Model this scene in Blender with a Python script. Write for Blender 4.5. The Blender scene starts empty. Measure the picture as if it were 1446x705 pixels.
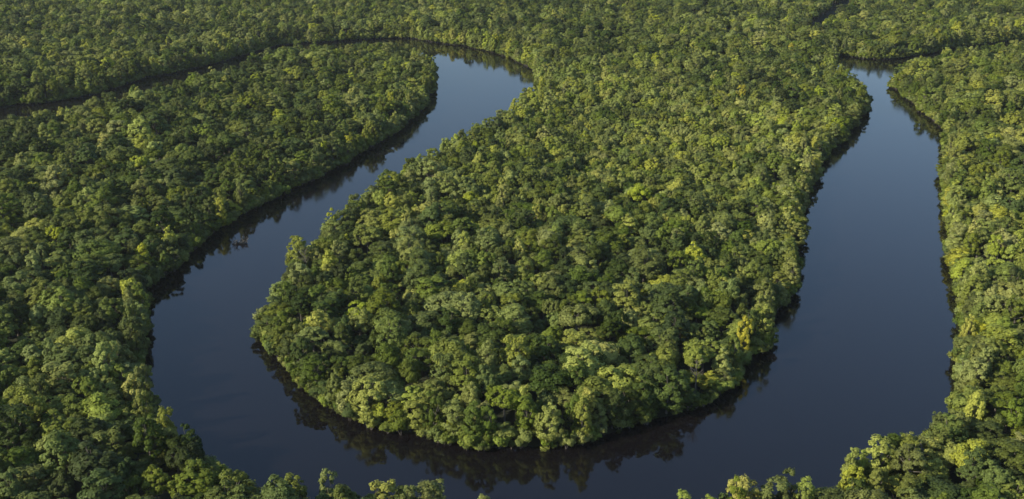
import bpy, math, random
import numpy as np
from mathutils import noise, Vector
random.seed(7); rng=np.random.default_rng(7)
sc=bpy.context.scene
# river plan in metres (x east, y north), walked round both banks
river=np.array([
(-449,901),(-429,937),(-401,954),(-383,972),(-363,1003),(-350,1064),(-317,1116),(-285,1191),(-261,1257),(-219,1287),(-165,1308),(-125,1318),(-82,1282),(-33,1237),(5,1165),(23,1093),
(24,984),(7,913),(-12,846),(-36,777),(-58,727),(-74,682),(-91,611),(-101,572),(-107,532),(-109,500),
(-111,478),(-104,450),(-93,425),(-83,409),(-65,387),(-50,372),(-32,366),(-19,360),(-6,357),(9,358),(33,364),(48,375),(64,386),(86,407),(99,429),(115,462),(131,505),(146,555),(165,614),(181,671),(204,738),(241,817),(280,894),(302,957),
(299,965),(307,1036),(305,1062),
(348,1219),(355,1191),(380,1174),(433,1200),(487,1247),(588,1308),(699,1363),
(632,1229),(535,1190),(444,1136),(404,1102),(372,1062),(344,1018),
(353,1036),(344,981),(339,923),(337,878),(321,817),(286,720),(244,602),(225,544),(214,505),(200,462),(185,426),
(159,370),(146,352),(127,337),(114,326),(102,314),(92,313),(86,316),(75,314),(61,308),(51,298),(26,289),(8,289),(-9,300),(-27,304),(-40,307),(-49,309),(-63,313),(-71,311),(-78,313),(-90,324),(-103,338),(-122,360),(-133,377),(-142,397),(-151,420),
(-174,496),(-177,519),(-174,546),(-171,577),(-165,608),(-157,642),(-143,679),(-127,720),(-111,772),(-92,835),(-78,909),(-73,1009),(-78,1100),
(-85,1110),(-107,1162),(-141,1172),(-198,1162),(-239,1153),(-256,1070),(-284,998),(-311,943),(-326,899),(-342,867),(-382,831),(-399,799),(-430,760)],float)
gap=[(344,1329),(392,1435),(453,1572),(520,1720)]   # narrow backwater slot in the far forest
H=200.0; F=1600.0; TH=math.radians(19.194)
def catmull(P,n=4):
    out=[];N=len(P)
    for i in range(N):
        p0,p1,p2,p3=P[i-1],P[i],P[(i+1)%N],P[(i+2)%N]
        for k in range(n):
            t=k/n
            out.append(0.5*((2*p1)+(-p0+p2)*t+(2*p0-5*p1+4*p2-p3)*t*t+(-p0+3*p1-3*p2+p3)*t**3))
    return np.array(out)
R=catmull(river,6)
for i in range(len(R)):
    x_,y_=R[i]
    R[i,0]+=5.5*noise.noise(Vector((x_/26,y_/26,3)))+3.0*noise.noise(Vector((x_/9,y_/9,13)))
    R[i,1]+=5.5*noise.noise(Vector((x_/26,y_/26,9)))+3.0*noise.noise(Vector((x_/9,y_/9,19)))
A=R;B=np.roll(R,-1,0)
def sdf(px,py):
    d2=np.full(px.shape,1e12);ins=np.zeros(px.shape,bool)
    for (ax,ay),(bx,by) in zip(A,B):
        dx,dy=bx-ax,by-ay;L=dx*dx+dy*dy+1e-9
        t=np.clip(((px-ax)*dx+(py-ay)*dy)/L,0,1)
        d2=np.minimum(d2,(px-ax-t*dx)**2+(py-ay-t*dy)**2)
        if ay!=by:
            c=((ay>py)!=(by>py))&(px<(bx-ax)*(py-ay)/(by-ay)+ax)
            ins^=c
    d=np.sqrt(d2);return np.where(ins,-d,d)
X0,X1,Y0,Y1,G=-1300,1300,140,2600,4.0
gx=np.arange(X0,X1+.1,G);gy=np.arange(Y0,Y1+.1,G)
GX,GY=np.meshgrid(gx,gy);S=sdf(GX,GY)
def samp(x,y):
    fx=np.clip((x-X0)/G,0,len(gx)-1.001);fy=np.clip((y-Y0)/G,0,len(gy)-1.001)
    ix=fx.astype(int);iy=fy.astype(int);fx=fx-ix;fy=fy-iy
    return (S[iy,ix]*(1-fx)*(1-fy)+S[iy,ix+1]*fx*(1-fy)+S[iy+1,ix]*(1-fx)*fy+S[iy+1,ix+1]*fx*fy)
def mesh_np(name,V,Fc,nv):
    me=bpy.data.meshes.new(name)
    me.vertices.add(len(V));me.vertices.foreach_set('co',np.ascontiguousarray(V,dtype=np.float32).ravel())
    nf=len(Fc);me.loops.add(nf*nv);me.loops.foreach_set('vertex_index',np.ascontiguousarray(Fc,dtype=np.int32).ravel())
    me.polygons.add(nf);me.polygons.foreach_set('loop_start',np.arange(0,nf*nv,nv,dtype=np.int32))
    me.update(calc_edges=True);return me
def newmat(name):
    m=bpy.data.materials.new(name);m.use_nodes=True;m.node_tree.nodes.clear();return m,m.node_tree.nodes,m.node_tree.links
leaf,N,L=newmat('leaves')
out=N.new('ShaderNodeOutputMaterial')
at=N.new('ShaderNodeAttribute');at.attribute_type='INSTANCER';at.attribute_name='tint'
av=N.new('ShaderNodeAttribute');av.attribute_name='leafvar'
oi=N.new('ShaderNodeObjectInfo')
cr=N.new('ShaderNodeValToRGB');L.new(at.outputs['Fac'],cr.inputs[0])
e=cr.color_ramp.elements
e[0].position=0;e[0].color=(0.048,0.070,0.015,1)
e[1].position=1;e[1].color=(0.46,0.44,0.055,1)
for p,c in ((.25,(0.100,0.135,0.025,1)),(.5,(0.190,0.228,0.040,1)),(.72,(0.300,0.335,0.078,1)),(.88,(0.39,0.425,0.064,1))):
    q=e.new(p);q.color=c
hsv=N.new('ShaderNodeHueSaturation')
mr=N.new('ShaderNodeMapRange');mr.inputs['To Min'].default_value=.55;mr.inputs['To Max'].default_value=1.40
L.new(av.outputs['Fac'],mr.inputs['Value']);L.new(mr.outputs[0],hsv.inputs['Value'])
mr2=N.new('ShaderNodeMapRange');mr2.inputs['To Min'].default_value=.482;mr2.inputs['To Max'].default_value=.515
L.new(oi.outputs['Random'],mr2.inputs['Value']);L.new(mr2.outputs[0],hsv.inputs['Hue'])
m7=N.new('ShaderNodeMath');m7.operation='MULTIPLY';m7.inputs[1].default_value=7.31;fr=N.new('ShaderNodeMath');fr.operation='FRACT'
L.new(oi.outputs['Random'],m7.inputs[0]);L.new(m7.outputs[0],fr.inputs[0])
mr3=N.new('ShaderNodeMapRange');mr3.inputs['To Min'].default_value=.86;mr3.inputs['To Max'].default_value=1.08
L.new(fr.outputs[0],mr3.inputs['Value']);L.new(mr3.outputs[0],hsv.inputs['Saturation'])
L.new(cr.outputs[0],hsv.inputs['Color'])
pb=N.new('ShaderNodeBsdfPrincipled');pb.inputs['Roughness'].default_value=.55;pb.inputs['Specular IOR Level'].default_value=.12
L.new(hsv.outputs[0],pb.inputs['Base Color'])
tr=N.new('ShaderNodeBsdfTranslucent');L.new(hsv.outputs[0],tr.inputs['Color'])
mx=N.new('ShaderNodeMixShader');mx.inputs[0].default_value=.16
L.new(pb.outputs[0],mx.inputs[1]);L.new(tr.outputs[0],mx.inputs[2]);L.new(mx.outputs[0],out.inputs[0])
bark,N,L=newmat('bark')
out=N.new('ShaderNodeOutputMaterial');pb=N.new('ShaderNodeBsdfPrincipled');pb.inputs['Roughness'].default_value=.9
nz=N.new('ShaderNodeTexNoise');nz.inputs['Scale'].default_value=2.5
cr=N.new('ShaderNodeValToRGB');cr.color_ramp.elements[0].color=(0.09,0.075,0.06,1);cr.color_ramp.elements[1].color=(0.28,0.25,0.21,1)
L.new(nz.outputs[0],cr.inputs[0]);L.new(cr.outputs[0],pb.inputs['Base Color']);L.new(pb.outputs[0],out.inputs[0])
soil,N,L=newmat('forest_floor')
out=N.new('ShaderNodeOutputMaterial');pb=N.new('ShaderNodeBsdfPrincipled');pb.inputs['Roughness'].default_value=.95
tc=N.new('ShaderNodeTexCoord');nz=N.new('ShaderNodeTexNoise');nz.inputs['Scale'].default_value=.12;nz.inputs['Detail'].default_value=8
L.new(tc.outputs['Object'],nz.inputs['Vector'])
cr=N.new('ShaderNodeValToRGB');cr.color_ramp.elements[0].position=.35;cr.color_ramp.elements[0].color=(0.018,0.024,0.010,1);cr.color_ramp.elements[1].position=.65;cr.color_ramp.elements[1].color=(0.040,0.045,0.02,1)
L.new(nz.outputs[0],cr.inputs[0]);L.new(cr.outputs[0],pb.inputs['Base Color']);L.new(pb.outputs[0],out.inputs[0])
wat,N,L=newmat('river_water')
out=N.new('ShaderNodeOutputMaterial');pb=N.new('ShaderNodeBsdfPrincipled')
pb.inputs['Base Color'].default_value=(0.0075,0.0060,0.0070,1);pb.inputs['IOR'].default_value=1.55
tc=N.new('ShaderNodeTexCoord')
mp=N.new('ShaderNodeMapping');mp.inputs['Scale'].default_value=(.016,.006,1);L.new(tc.outputs['Object'],mp.inputs[0])
n1=N.new('ShaderNodeTexNoise');n1.inputs['Scale'].default_value=1;n1.inputs['Detail'].default_value=5;n1.inputs['Distortion'].default_value=1.2;L.new(mp.outputs[0],n1.inputs['Vector'])
r1=N.new('ShaderNodeMapRange');r1.inputs['From Min'].default_value=.38;r1.inputs['From Max'].default_value=.66;r1.inputs['To Min'].default_value=.01;r1.inputs['To Max'].default_value=.10
L.new(n1.outputs[0],r1.inputs[0]);L.new(r1.outputs[0],pb.inputs['Roughness'])
r2=N.new('ShaderNodeMapRange');r2.inputs['From Min'].default_value=.40;r2.inputs['From Max'].default_value=.64;r2.inputs['To Min'].default_value=.02;r2.inputs['To Max'].default_value=.22
L.new(n1.outputs[0],r2.inputs[0])
n2=N.new('ShaderNodeTexNoise');n2.inputs['Scale'].default_value=.9;n2.inputs['Detail'].default_value=5;L.new(tc.outputs['Object'],n2.inputs['Vector'])
bp=N.new('ShaderNodeBump');bp.inputs['Distance'].default_value=.12;L.new(r2.outputs[0],bp.inputs['Strength'])
L.new(n2.outputs[0],bp.inputs['Height']);L.new(bp.outputs[0],pb.inputs['Normal']);L.new(pb.outputs[0],out.inputs[0])
fx=np.concatenate([[-30000,-12000,-5000,-2500,-1700],gx,[1700,2500,5000,12000,30000]])
fy=np.concatenate([[-30000,-12000,-4000,-1000,-200],gy,[3200,4500,8000,15000,40000]])
QX,QY=np.meshgrid(fx,fy)
D=np.full(QX.shape,50.0);D[5:-5,5:-5]=S
t=np.clip((D+5)/10,0,1);t=t*t*(3-2*t);Z=-3.0+t*4.0
V=np.stack([QX,QY,Z],-1).reshape(-1,3);nx=len(fx);ny=len(fy)
ii,jj=np.meshgrid(np.arange(nx-1),np.arange(ny-1));b=(jj*nx+ii).ravel()
me=mesh_np('forest_floor',V,np.stack([b,b+1,b+nx+1,b+nx],-1),4);me.materials.append(soil)
me.polygons.foreach_set('use_smooth',np.ones(len(me.polygons),bool))
o=bpy.data.objects.new('ground',me);sc.collection.objects.link(o)
me=bpy.data.meshes.new('river');me.from_pydata([(-1305,135,0),(1305,135,0),(1305,2605,0),(-1305,2605,0)],[],[(0,1,2,3)]);me.materials.append(wat)
o=bpy.data.objects.new('river',me);sc.collection.objects.link(o)
def tube(V,Fq,p,q,r0,r1,seg=6):
    p=np.array(p,float);q=np.array(q,float);d=q-p;d/=np.linalg.norm(d)+1e-9
    a=np.cross(d,[0.3,1,0.1]);a/=np.linalg.norm(a);c=np.cross(d,a);base=len(V)
    for pt,r in ((p,r0),(q,r1)):
        for k in range(seg):
            an=2*math.pi*k/seg;V.append(pt+r*(math.cos(an)*a+math.sin(an)*c))
    for k in range(seg):
        k2=(k+1)%seg;Fq.append((base+k,base+k2,base+seg+k2,base+seg+k))
def make_tree(i,kind):
    r=np.random.default_rng(100+i);lr=(.7,1.5)
    if kind=='tree':
        Rr=r.uniform(3.8,4.9);cz=r.uniform(10,12);zlo=-.2
        st=i%4
        if st==0: rz=r.uniform(5,7);nl=74;lr=(.45,1.05)
        elif st==1: rz=r.uniform(7.0,9.0);nl=58;lr=(.5,1.15)
        elif st==2: rz=r.uniform(5,8);nl=40;lr=(.7,1.4)
        else: rz=r.uniform(4.5,6.5);nl=28;lr=(.95,1.7)
    elif kind=='bank': Rr=r.uniform(3.8,4.6);cz=8.5;rz=r.uniform(8,9);nl=60;zlo=-.95;lr=(.6,1.35)
    else: Rr=r.uniform(2.6,3.1);cz=2.6;rz=r.uniform(2.8,3.6);nl=12;zlo=-.5;lr=(.65,1.35)
    V=[];Fq=[];lobes=[]
    sk=r.uniform(-1.2,1.2,2);p1,p2,p3=r.uniform(0,6.3,3)
    for k in range(nl):
        for _ in range(60):
            d=r.normal(size=3);d/=np.linalg.norm(d)
            if d[2]<zlo: continue
            az=math.atan2(d[1],d[0])
            env=1+.18*math.sin(2*az+p1)+.15*math.sin(3*az+p2)+.12*math.sin(5*d[2]+p3)
            f=r.uniform(.70,.90)*env if k>3 else r.uniform(.1,.45)
            c=np.array([sk[0]*d[2]+d[0]*Rr*f,sk[1]*d[2]+d[1]*Rr*f,cz+d[2]*rz*f])
            rad=r.uniform(*lr)
            if all(np.linalg.norm(c-q)>.52*(rad+s) for q,s,_ in lobes): break
        lobes.append((c,rad,r.uniform(0,1)))
    top=cz-.2*rz
    if kind!='shrub':
        tube(V,Fq,(0,0,-1.0),(sk[0]*.2,sk[1]*.2,top*.55),.42,.30);tube(V,Fq,(sk[0]*.2,sk[1]*.2,top*.55),(sk[0]*.5,sk[1]*.5,cz+.3*rz),.30,.12)
        for c,rad,_ in lobes[::3]:
            tube(V,Fq,(sk[0]*.3,sk[1]*.3,max(2.0,min(top,c[2]-2.2))),c,.16,.05,5)
    else:
        for c,rad,_ in lobes[::2]: tube(V,Fq,(0,0,-.5),c,.10,.04,5)
    nb=len(Fq);lv=[0.5]*len(V)
    V=np.array(V);LV=[V];LF=[];var=[np.array(lv)];base=len(V)
    cen=np.array([sk[0]*.3,sk[1]*.3,cz])
    for c,rad,sh in lobes:
        n=int(105*rad*rad)+48
        d=r.normal(size=(n,3));d/=np.linalg.norm(d,axis=1)[:,None]
        oc=(c-cen);oc/=np.linalg.norm(oc)+1e-6
        d=d[((d@oc)>-.35)];n=len(d)
        lump=1+.18*np.sin(d[:,0]*5+sh*9)*np.sin(d[:,1]*5+sh*20)+.12*np.sin(d[:,2]*8+sh*30)
        pos=c+d*rad*(lump*r.uniform(.75,1.15,n))[:,None]*np.array([1.05,1.05,.9])
        nn=d*.85+oc*.50+r.normal(size=(n,3))*.26+np.array([0,0,.1]);nn/=np.linalg.norm(nn,axis=1)[:,None]
        u=np.cross(nn,r.normal(size=(n,3)));u/=np.linalg.norm(u,axis=1)[:,None];v=np.cross(nn,u)
        s=r.uniform(.17,.38,n)[:,None]
        a=pos+u*s*1.15;b_=pos+v*s*.75-nn*s*.10;c_=pos-u*s*1.15;d_=pos-v*s*.75-nn*s*.10
        q=np.stack([a,b_,c_,d_],1).reshape(-1,3);LV.append(q)
        idx=base+np.arange(n*4).reshape(n,4);LF.append(idx);base+=n*4
        lvv=np.clip(.5+.34*(sh-.5)+r.normal(size=n)*.18,0,1);var.append(np.repeat(lvv,4))
    V=np.concatenate(LV);Fall=np.concatenate([np.array(Fq)]+LF)
    me=mesh_np('%s_%02d'%(kind,i),V,Fall,4)
    me.materials.append(leaf);me.materials.append(bark)
    mi=np.zeros(len(Fall),np.int32);mi[:nb]=1;me.polygons.foreach_set('material_index',mi)
    me.attributes.new('leafvar','FLOAT','POINT').data.foreach_set('value',np.concatenate(var).astype(np.float32))
    return bpy.data.objects.new('v%02d_%s'%(i,kind),me)
def make_snag(i):
    r=np.random.default_rng(i);V=[];Fq=[]
    tube(V,Fq,(0,0,-1),(.3,.2,9),.35,.24);tube(V,Fq,(.3,.2,9),(.2,-.3,17),.24,.06)
    for k in range(16):
        z=r.uniform(8,16);an=r.uniform(0,6.28);l=r.uniform(1.5,3.5)*(1.5-(z-8)/10)
        e1=np.array([.25+math.cos(an)*l*.6,math.sin(an)*l*.6,z+l*.5]);tube(V,Fq,(.25,0,z),e1,.12,.07,5)
        for s in (-.6,.6): tube(V,Fq,e1,e1+np.array([math.cos(an+s)*l*.5,math.sin(an+s)*l*.5,l*.5]),.07,.03,4)
    me=mesh_np('snag',np.array(V),np.array(Fq),4);me.materials.append(bark)
    me.attributes.new('leafvar','FLOAT','POINT')
    return bpy.data.objects.new('v%02d_snag'%i,me)
col=bpy.data.collections.new('tree_kinds')
NT,NB,NS=16,6,3
for i in range(NT): col.objects.link(make_tree(i,'tree'))
for i in range(NT,NT+NB): col.objects.link(make_tree(i,'bank'))
for i in range(NT+NB,NT+NB+NS): col.objects.link(make_tree(i,'shrub'))
col.objects.link(make_snag(NT+NB+NS))
SNAG=NT+NB+NS
YA,YB=225,2350
def half(y): return .475*y+75
def fbm(x,y,s,z): return noise.noise(Vector((x/s,y/s,z)))+.5*noise.noise(Vector((x/s*2.1,y/s*2.1,z+5)))
cell=10.5;gridd={}
def try_add(x,y,r,pk):
    cx,cy=int(x//cell),int(y//cell)
    for a in (-1,0,1):
        for b in (-1,0,1):
            for (qx,qy,qr) in gridd.get((cx+a,cy+b),()):
                m=pk*(r+qr)
                if (x-qx)**2+(y-qy)**2<m*m: return False
    gridd.setdefault((cx,cy),[]).append((x,y,r));return True
def cand(n):
    y=np.sqrt(rng.random(n)*(YB**2-YA**2)+YA**2);x=(rng.random(n)*2-1)*half(y)
    s=samp(x,y);g=np.full(n,1e9)
    for (ax,ay),(bx,by) in zip(gap,gap[1:]):
        dx,dy=bx-ax,by-ay;t=np.clip(((x-ax)*dx+(y-ay)*dy)/(dx*dx+dy*dy),0,1)
        g=np.minimum(g,np.hypot(x-ax-t*dx,y-ay-t*dy))
    k=g>13
    return x[k],y[k],s[k]
P=[]
x,y,s=cand(900000)
k=(s>.8)&(s<7);x1,y1,s1=x[k],y[k],s[k]
for a,b,c in zip(x1,y1,s1):
    r=random.uniform(2.8,6.0)
    if try_add(a,b,r,.64): P.append((a,b,r,c,1))
k=(s>3.5);x1,y1,s1=x[k],y[k],s[k]
for j,(a,b,c) in enumerate(zip(x1[:330000],y1[:330000],s1[:330000])):
    inner=math.exp(-((a-90)/150)**2-((b-800)/260)**2)
    r=random.uniform(5.6,7.8) if j<14000 else random.uniform(3.1,6.0)
    r*=1-.32*inner
    if try_add(a,b,r,.71): P.append((a,b,r,c,0))
co=[];idx=[];rot=[];scl=[];tint=[]
for a,b,r,c,kd in P:
    co.append((a,b,.6));rot.append(random.uniform(0,6.283))
    sxy=r/4.2*1.02
    n1=fbm(a,b,140,1);n2=fbm(a,b,35,20)
    t=.41+.22*n1+.16*n2+random.gauss(0,.20)
    cen=math.exp(-((a-90)/140)**2-((b-800)/260)**2)
    hs=.86+.07*(r-4.5)+(random.uniform(-.32,.28)+.10*n2)*(1-.5*cen)+.08*n1
    t+=.22*cen
    if a>190 and b<800 and a>.36*b: t+=.14
    if a>60 and b<345: t+=.14
    if a<-60 and b<900 : t-=.05
    q=random.random()
    if q<.002: t=.97
    elif q<.03: t=.88
    else: t=min(t,.84)
    if kd==1:
        id_=random.randrange(NT,NT+NB);hs=random.uniform(.5,1.15);t+=.05
    else: id_=random.randrange(NT)
    if q>.9985: id_=SNAG;hs=1.0
    idx.append(id_);scl.append((sxy,sxy,hs));tint.append(min(max(t,0),1))
k=(s>-1.2)&(s<3.6)
for a,b,c in zip(x[k],y[k],s[k]):
    if (c<1.4 and fbm(a,b,15,40)+random.uniform(-.4,.4)>-.2) or (c>.2 and random.random()<.35):
        co.append((a,b,.1));rot.append(random.uniform(0,6.28));q=random.uniform(.5,1.3);scl.append((q,q,q*random.uniform(.7,1.2)));idx.append(random.randrange(NT+NB,SNAG));tint.append(random.uniform(.25,.7))
me=bpy.data.meshes.new('forest');me.vertices.add(len(co));me.vertices.foreach_set('co',np.array(co,np.float32).ravel())
def at_(n,t,d,f='value'): me.attributes.new(n,t,'POINT').data.foreach_set(f,np.array(d).ravel())
at_('idx','INT',np.array(idx,np.int32));at_('rotz','FLOAT',np.array(rot,np.float32));at_('tint','FLOAT',np.array(tint,np.float32));at_('scl','FLOAT_VECTOR',np.array(scl,np.float32),'vector')
fo=bpy.data.objects.new('forest',me);sc.collection.objects.link(fo)
ng=bpy.data.node_groups.new('plant_forest','GeometryNodeTree')
ng.interface.new_socket('Geometry',in_out='INPUT',socket_type='NodeSocketGeometry');ng.interface.new_socket('Geometry',in_out='OUTPUT',socket_type='NodeSocketGeometry')
N=ng.nodes;L=ng.links
gi=N.new('NodeGroupInput');go=N.new('NodeGroupOutput');ip=N.new('GeometryNodeInstanceOnPoints')
m2p=N.new('GeometryNodeMeshToPoints')
ci=N.new('GeometryNodeCollectionInfo');ci.inputs['Collection'].default_value=col;ci.inputs['Separate Children'].default_value=True;ci.inputs['Reset Children'].default_value=True
def na(n,t):
    q=N.new('GeometryNodeInputNamedAttribute');q.data_type=t;q.inputs['Name'].default_value=n;return q.outputs['Attribute']
L.new(gi.outputs[0],m2p.inputs['Mesh']);L.new(m2p.outputs[0],ip.inputs['Points']);L.new(ci.outputs[0],ip.inputs['Instance']);ip.inputs['Pick Instance'].default_value=True
L.new(na('idx','INT'),ip.inputs['Instance Index']);L.new(na('scl','FLOAT_VECTOR'),ip.inputs['Scale'])
cx=N.new('ShaderNodeCombineXYZ');L.new(na('rotz','FLOAT'),cx.inputs['Z']);L.new(cx.outputs[0],ip.inputs['Rotation'])
L.new(ip.outputs[0],go.inputs[0])
md=fo.modifiers.new('plant','NODES');md.node_group=ng
# half-sunk weathered driftwood in the left reach
V=[];Fq=[];r=np.random.default_rng(3)
tube(V,Fq,(-4.4,-.6,.1),(4.0,.5,.7),.6,.3,8)
for k in range(18):
    x0=r.uniform(-3.8,3.6);an=r.uniform(0,6.28);l=r.uniform(1.6,3.6)
    e1=np.array([x0+math.cos(an)*l*.7,math.sin(an)*l*.7,.3+l*.7]);tube(V,Fq,(x0,x0*.13,.2),e1,.30,.17,6)
    tube(V,Fq,e1,e1+np.array([math.cos(an+.8)*l*.5,math.sin(an+.8)*l*.5,l*.3]),.17,.08,5)
dark,N,L=newmat('driftwood_bark');out=N.new('ShaderNodeOutputMaterial');pb=N.new('ShaderNodeBsdfPrincipled');pb.inputs['Roughness'].default_value=.8
nz=N.new('ShaderNodeTexNoise');nz.inputs['Scale'].default_value=.8;cr=N.new('ShaderNodeValToRGB');cr.color_ramp.elements[0].position=.42;cr.color_ramp.elements[1].position=.6;cr.color_ramp.elements[0].color=(.02,.017,.014,1);cr.color_ramp.elements[1].color=(.26,.24,.21,1)
tc=N.new('ShaderNodeTexCoord');L.new(tc.outputs['Object'],nz.inputs['Vector'])
L.new(nz.outputs[0],cr.inputs[0]);L.new(cr.outputs[0],pb.inputs['Base Color']);L.new(pb.outputs[0],out.inputs[0])
me=mesh_np('driftwood',np.array(V),np.array(Fq),4);me.materials.append(dark)
o=bpy.data.objects.new('driftwood',me);o.location=(-148,584,0);sc.collection.objects.link(o)
hz,N,L=newmat('haze')
out=N.new('ShaderNodeOutputMaterial');vs=N.new('ShaderNodeVolumeScatter');vs.inputs['Color'].default_value=(.88,.93,1,1);vs.inputs['Density'].default_value=.000032;vs.inputs['Anisotropy'].default_value=.2
L.new(vs.outputs[0],out.inputs['Volume'])
bpy.ops.mesh.primitive_cube_add(size=1,location=(0,1500,115));hb=bpy.context.object;hb.name='haze';hb.data.name='haze';hb.scale=(7000,7000,260);hb.data.materials.append(hz)
EL=math.radians(28);sd=Vector((-1.0,-.52,0)).normalized()
sunv=Vector((sd.x*math.cos(EL),sd.y*math.cos(EL),math.sin(EL)))
sl=bpy.data.lights.new('sun','SUN');sl.energy=5.0;sl.angle=math.radians(.5);sl.color=(1,.92,.72)
so=bpy.data.objects.new('sun',sl);so.rotation_euler=(-sunv).to_track_quat('-Z','Y').to_euler();sc.collection.objects.link(so)
w=bpy.data.worlds.new('World');sc.world=w;w.use_nodes=True;N=w.node_tree.nodes;L=w.node_tree.links
sk=N.new('ShaderNodeTexSky');sk.sky_type='NISHITA';sk.sun_disc=False;sk.sun_elevation=EL;sk.sun_rotation=math.atan2(sunv.x,sunv.y)
sk.altitude=200;sk.ozone_density=2.0;sk.dust_density=.5
bg=N['Background'];bg.inputs['Strength'].default_value=.14;L.new(sk.outputs[0],bg.inputs['Color'])
cam=bpy.data.cameras.new('camera');cam.sensor_width=36;cam.lens=36*F/1446;cam.clip_end=60000;cam.clip_start=1
c=bpy.data.objects.new('camera',cam);c.location=(0,0,H);c.rotation_euler=(math.pi/2-TH,0,0);sc.collection.objects.link(c);sc.camera=c
sc.view_settings.view_transform='Standard';sc.view_settings.look='None';sc.view_settings.exposure=0
